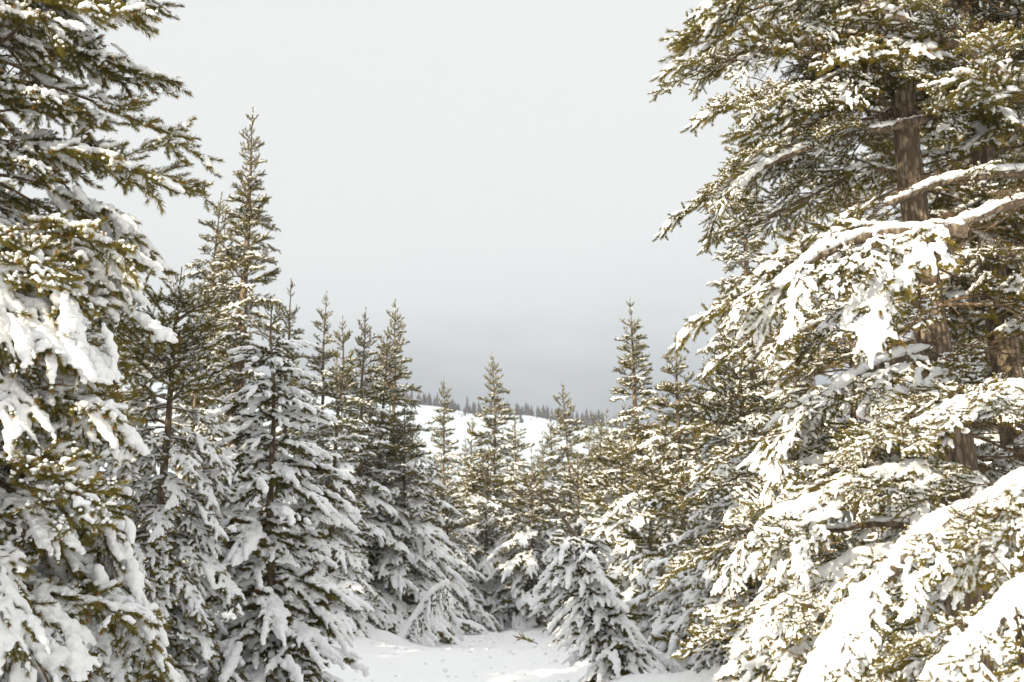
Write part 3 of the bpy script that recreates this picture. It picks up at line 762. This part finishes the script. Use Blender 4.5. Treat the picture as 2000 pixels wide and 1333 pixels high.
t, Q, cum, tot, rng = bent_tree('young_pine_tree', 'bent young pine with bare top arching left, at front right of the clearing',
    [(1250, 1400, 16.5), (1210, 1270, 16.6), (1172, 1170, 16.6), (1145, 1090, 16.6), (1105, 1020, 16.5), (1065, 978, 16.3), (1040, 958, 16.1)], .05, 301, 'young', .8)
d = .12
while d < tot * .74:
    k = max(0, min(int(np.searchsorted(cum, d)) - 1, len(Q) - 2)); u = d / tot
    for _ in range(3):
        az = rng.choice([rng.uniform(130, 300), rng.uniform(0, 360)])
        put_bough(t, 'young', int(rng.integers(0, 9)), Vector(Q[k]), (R(rng.normal(0, 8)), R(rng.uniform(8, 30) * (1 - u)), R(az)), float((.98 - .5 * u) * rng.uniform(.75, 1.1)), True)
    d += .10
for k_, az, s_ in ((-1, 150, .35), (-3, 190, .45), (-5, 200, .5), (-7, 60, .4), (-2, 230, .3)):
    put_bough(t, 'dead', k_ % 3, Vector(Q[k_]), (0, R(-2), R(az)), s_, True)
MOUNDS.append((2.6, 15.6, 1.1, .38)); MOUNDS.append((1.3, 15.9, .6, .2))
# snow-bowed sapling left of the clearing, sticking up to the right
t, Q, cum, tot, rng = bent_tree('bowed_sapling', 'snow-coated sapling bowed over sideways on the left edge of the clearing',
    [(765, 1275, 25.5), (790, 1240, 25.5), (820, 1195, 25.5), (845, 1160, 25.4), (872, 1142, 25.3)], .035, 302, 'young', .5)
V, F = balls([q + [0, 0, .05] for q in Q], np.linspace(.11, .07, len(Q)), .85, ICO2); v, f = remesh(V, F, .02, 3)
link('snow_cap', np_mesh('snow_cap', v, f, [M_SNOW], None, True), t)
for d in np.arange(.12, tot, .07):
    k = max(0, min(int(np.searchsorted(cum, d)) - 1, len(Q) - 2))
    for az in (rng.uniform(-60, 40), rng.uniform(200, 330)):
        put_bough(t, 'young', int(rng.integers(0, 9)), Vector(Q[k]), (0, R(rng.uniform(50, 78)), R(az)), .48 * rng.uniform(.7, 1.1), True)
MOUNDS.append((-2.5, 25.3, .55, .25))
# twig lying in the clearing
p = at(1050, 1268, 24)
t = link('fallen_twig', HI['short'][0]['m_wood'], None, (p.x, p.y, float(ground_z(p.x, p.y)) + .05), (0, R(-8), R(165)), .55)
set_props(t, 'small needled twig poking out of the snow left of the bent young pine', 'twig')
link('needles', HI['short'][0]['m_needles'], t)

# --- fillers: shaded wood beyond the clearing, and trees left and behind that shade it
rf = np.random.default_rng(77)
G_BACK = 'sunlit pines crowded beyond the far end of the clearing'
for i in range(36):
    D = 43 + 37 * (i / 36) + rf.uniform(-2, 2); px = [860, 1010, 1070, 1150, 1200, 920, 1040, 1090, 1180, 1300, 1020, 780, 1060][i % 13] + rf.uniform(-25, 25)
    x = (px - CX) / FPX * D; H = rf.uniform(5.6, 8.2)
    if 840 < px < 1190: H = min(H, at(px, (815 if px > 990 else 870) + rf.uniform(-10, 50), D).z - float(ground_z(x, D)))
    make_tree('pine_tree', 'slim yellow-green pine in the sunlit crowd beyond the far end of the clearing', x, D, H, 1.35, 400 + i, group=G_BACK, whorl=.34, per=5, heavy_to=.3, profile=.8)
G_LEFT = 'snowy pines packed behind the left-hand row'
for i, (px, top, D) in enumerate([(560, 700, 30), (600, 760, 33), (680, 760, 34), (800, 830, 36), (830, 900, 33), (450, 640, 30), (380, 640, 20), (620, 850, 29)]):
    seen_tree('pine_tree', 'snowy pine packed behind the left-hand row of pines', px, top, D, 1.2, 440 + i, group=G_LEFT, whorl=.32, heavy_to=.5, profile=.7)
G_RIGHT = 'snowy pines packed behind the right-hand row'
for i, (px, top, D) in enumerate([(1210, 800, 36), (1290, 800, 33), (1350, 800, 28), (1400, 780, 22), (1330, 930, 20), (1240, 980, 24), (1560, 600, 22), (1500, 760, 19), (1600, 820, 13), (1390, 950, 18)]):
    seen_tree('pine_tree', 'snowy pine packed behind the right-hand row of pines', px, top, D, 1.15, 460 + i, group=G_RIGHT, whorl=.30, heavy_to=.6, profile=.6)
G_OFF = 'tall pines outside the picture on the left'
for i, (x, y, H, r_) in enumerate([(-7.3, 4.6, 6.2, 1.6), (-9.5, 2.2, 7.5, 1.7), (-8.0, .6, 7.0, 1.6), (-6.7, 2.4, 5.4, 1.3), (-8.8, 6.4, 9.0, 1.7), (-10.8, 4.2, 10.5, 1.9), (-11.5, 6.8, 10.5, 1.9), (-7.0, 8.2, 6.6, 1.4), (-9.5, 9.5, 8, 1.8), (-7.6, 12.5, 7.2, 1.7), (-11, 14, 8.5, 1.8), (-9, 17.5, 8, 1.7), (-9.8, 21, 8.2, 1.7), (-11.5, 25.5, 9.6, 1.8), (-12, 31, 9.4, 1.8), (-15, 20, 9.6, 1.8), (-11, 9, 8, 1.8), (-13, 18, 9, 1.9), (-14, 24, 9.4, 1.9), (-15, 29, 9.6, 1.9), (-7.2, 15.2, 6.8, 1.5), (-8.6, 28, 8, 1.6)]):
    make_tree('pine_tree', 'tall pine just outside the picture on the left', x, y, H, r_, 480 + i, group=G_OFF, whorl=.36, per=6, heavy_to=.6, profile=.55)
print('trees', len(TREES), 'boughs', CNT, round(time.time() - T0, 1))

# ------------------------------------------------------------------ ground sheet
xs = grid_axis(-2600, 2600, -12, 12, .16, 1.06); ys = grid_axis(-60, 3200, -2, 40, .18, 1.035)
XX, YY = np.meshgrid(xs, ys)
ZZ = ground_z(XX, YY)
nx, ny = len(xs), len(ys)
V = np.stack([XX, YY, ZZ], -1).reshape(-1, 3)
i = (np.arange(ny - 1)[:, None] * nx + np.arange(nx - 1)[None, :]).ravel()
F = np.concatenate([np.stack([i, i + 1, i + nx + 1], 1), np.stack([i, i + nx + 1, i + nx], 1)])
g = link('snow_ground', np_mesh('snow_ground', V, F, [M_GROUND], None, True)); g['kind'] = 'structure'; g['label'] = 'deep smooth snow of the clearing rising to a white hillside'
print('ground tris', len(F))

# ------------------------------------------------------------------ hillside conifers
def far_tree_arrays(rng, H):
    a = Acc(); r = H * rng.uniform(.13, .2)
    nt_ = 5; z = H * .08
    for k in range(nt_):
        u0 = k / nt_; zb = H * (.08 + .8 * u0); zt = zb + H * .34 * (1 - .3 * u0); rr = r * (1 - u0) ** .8 + .1
        n = 7; an = np.arange(n) * 2 * math.pi / n + rng.uniform(0, 1)
        rad = rr * rng.uniform(.6, 1.25, n)
        ring = np.stack([np.cos(an) * rad, np.sin(an) * rad, zb + rng.normal(0, H * .02, n)], 1)
        V = np.concatenate([ring, [[0, 0, min(zt, H)]], [[0, 0, zb + H * .03]]])
        f = [[j, (j + 1) % n, n] for j in range(n)] + [[(j + 1) % n, j, n + 1] for j in range(n)]
        a.add(V, f)
    V, F = tube(np.array([[0, 0, -.5], [0, 0, H * .4]]), np.array([.18, .1]), 5); a.add(V, F)
    return a.get()[:2]
rh = np.random.default_rng(9)
wood = Acc()
for _ in range(1900):
    x = rh.uniform(-220, 260); y = rh.uniform(572, 632)
    if mnoise.noise(Vector((x * .03, y * .03, 2))) < -.32: continue
    H = rh.uniform(4.5, 10.5); V, F = far_tree_arrays(rh, H)
    wood.add(V + np.array([x, y, float(ground_z(x, y)) - .3]), F)
o = link('ridge_forest', wood.mesh('ridge_forest', [M_FAR])); o['kind'] = 'stuff'; o['label'] = 'dark conifer forest along the crest of the white hill'; o['category'] = 'forest'
fm = []
for k in range(5):
    V, F = far_tree_arrays(rh, 5.5); fm.append(np_mesh('hill_conifer', V, F, [M_FAR]))
for k in range(190):
    y = 400 + 190 * rh.random() ** .6; x = (rh.uniform(760, 1260) - CX) / FPX * y
    if k < 70: y = rh.uniform(540, 585); x = (rh.uniform(800, 1230) - CX) / FPX * y
    if mnoise.noise(Vector((x * .02, y * .02, 7))) < -.1: continue
    o = link('conifer', fm[k % 5], None, (x, y, float(ground_z(x, y)) - .2), (0, 0, rh.uniform(0, 6)), float(rh.choice([rh.uniform(.2, .4), rh.uniform(.3, .9)])))
    set_props(o, 'small dark conifer dotted on the white hillside below the ridge', 'conifer', 'conifers dotted over the white hillside')
cc, rr = [], []
for _ in range(420):
    cy_ = rh.uniform(13, 38); cx_ = rh.normal(-.3, 1.7) ; q = rh.uniform(.012, .05) ** 1.0
    cc.append((cx_, cy_, float(ground_z(cx_, cy_)) + q * .2)); rr.append(q)
V, F = balls(cc, rr, .7, ICO1); V = V + rh.normal(0, .004, V.shape)
o = link('snow_clods', np_mesh('snow_clods', V, F, [M_SNOW], None, True)); o['kind'] = 'stuff'; o['label'] = 'small clods of snow fallen from the boughs onto the clearing'; o['category'] = 'snow clods'
hz = bpy.data.materials.new('haze'); hz.use_nodes = True; ht = hz.node_tree; ht.nodes.clear()
ho = ht.nodes.new('ShaderNodeOutputMaterial'); hv = ht.nodes.new('ShaderNodeVolumePrincipled')
hv.inputs['Color'].default_value = (.86, .91, 1.0, 1); hv.inputs['Density'].default_value = .0005
ht.links.new(hv.outputs[0], ho.inputs['Volume'])
x0, x1, y0, y1, z0, z1 = -2700, 2700, -80, 3300, float(ZZ.min()) - 1.0, max(float(ZZ.max()), 100.0) + 20.0
V = [(x, y, z) for z in (z0, z1) for y in (y0, y1) for x in (x0, x1)]
F = [(0, 2, 1), (1, 2, 3), (4, 5, 6), (5, 7, 6), (0, 1, 4), (1, 5, 4), (2, 6, 3), (3, 6, 7), (0, 4, 2), (2, 4, 6), (1, 3, 5), (3, 7, 5)]
o = link('haze', np_mesh('haze', V, F, [hz])); o['kind'] = 'stuff'; o['label'] = 'thin cold haze over the valley'; o['category'] = 'haze'
print('script', round(time.time() - T0, 1))
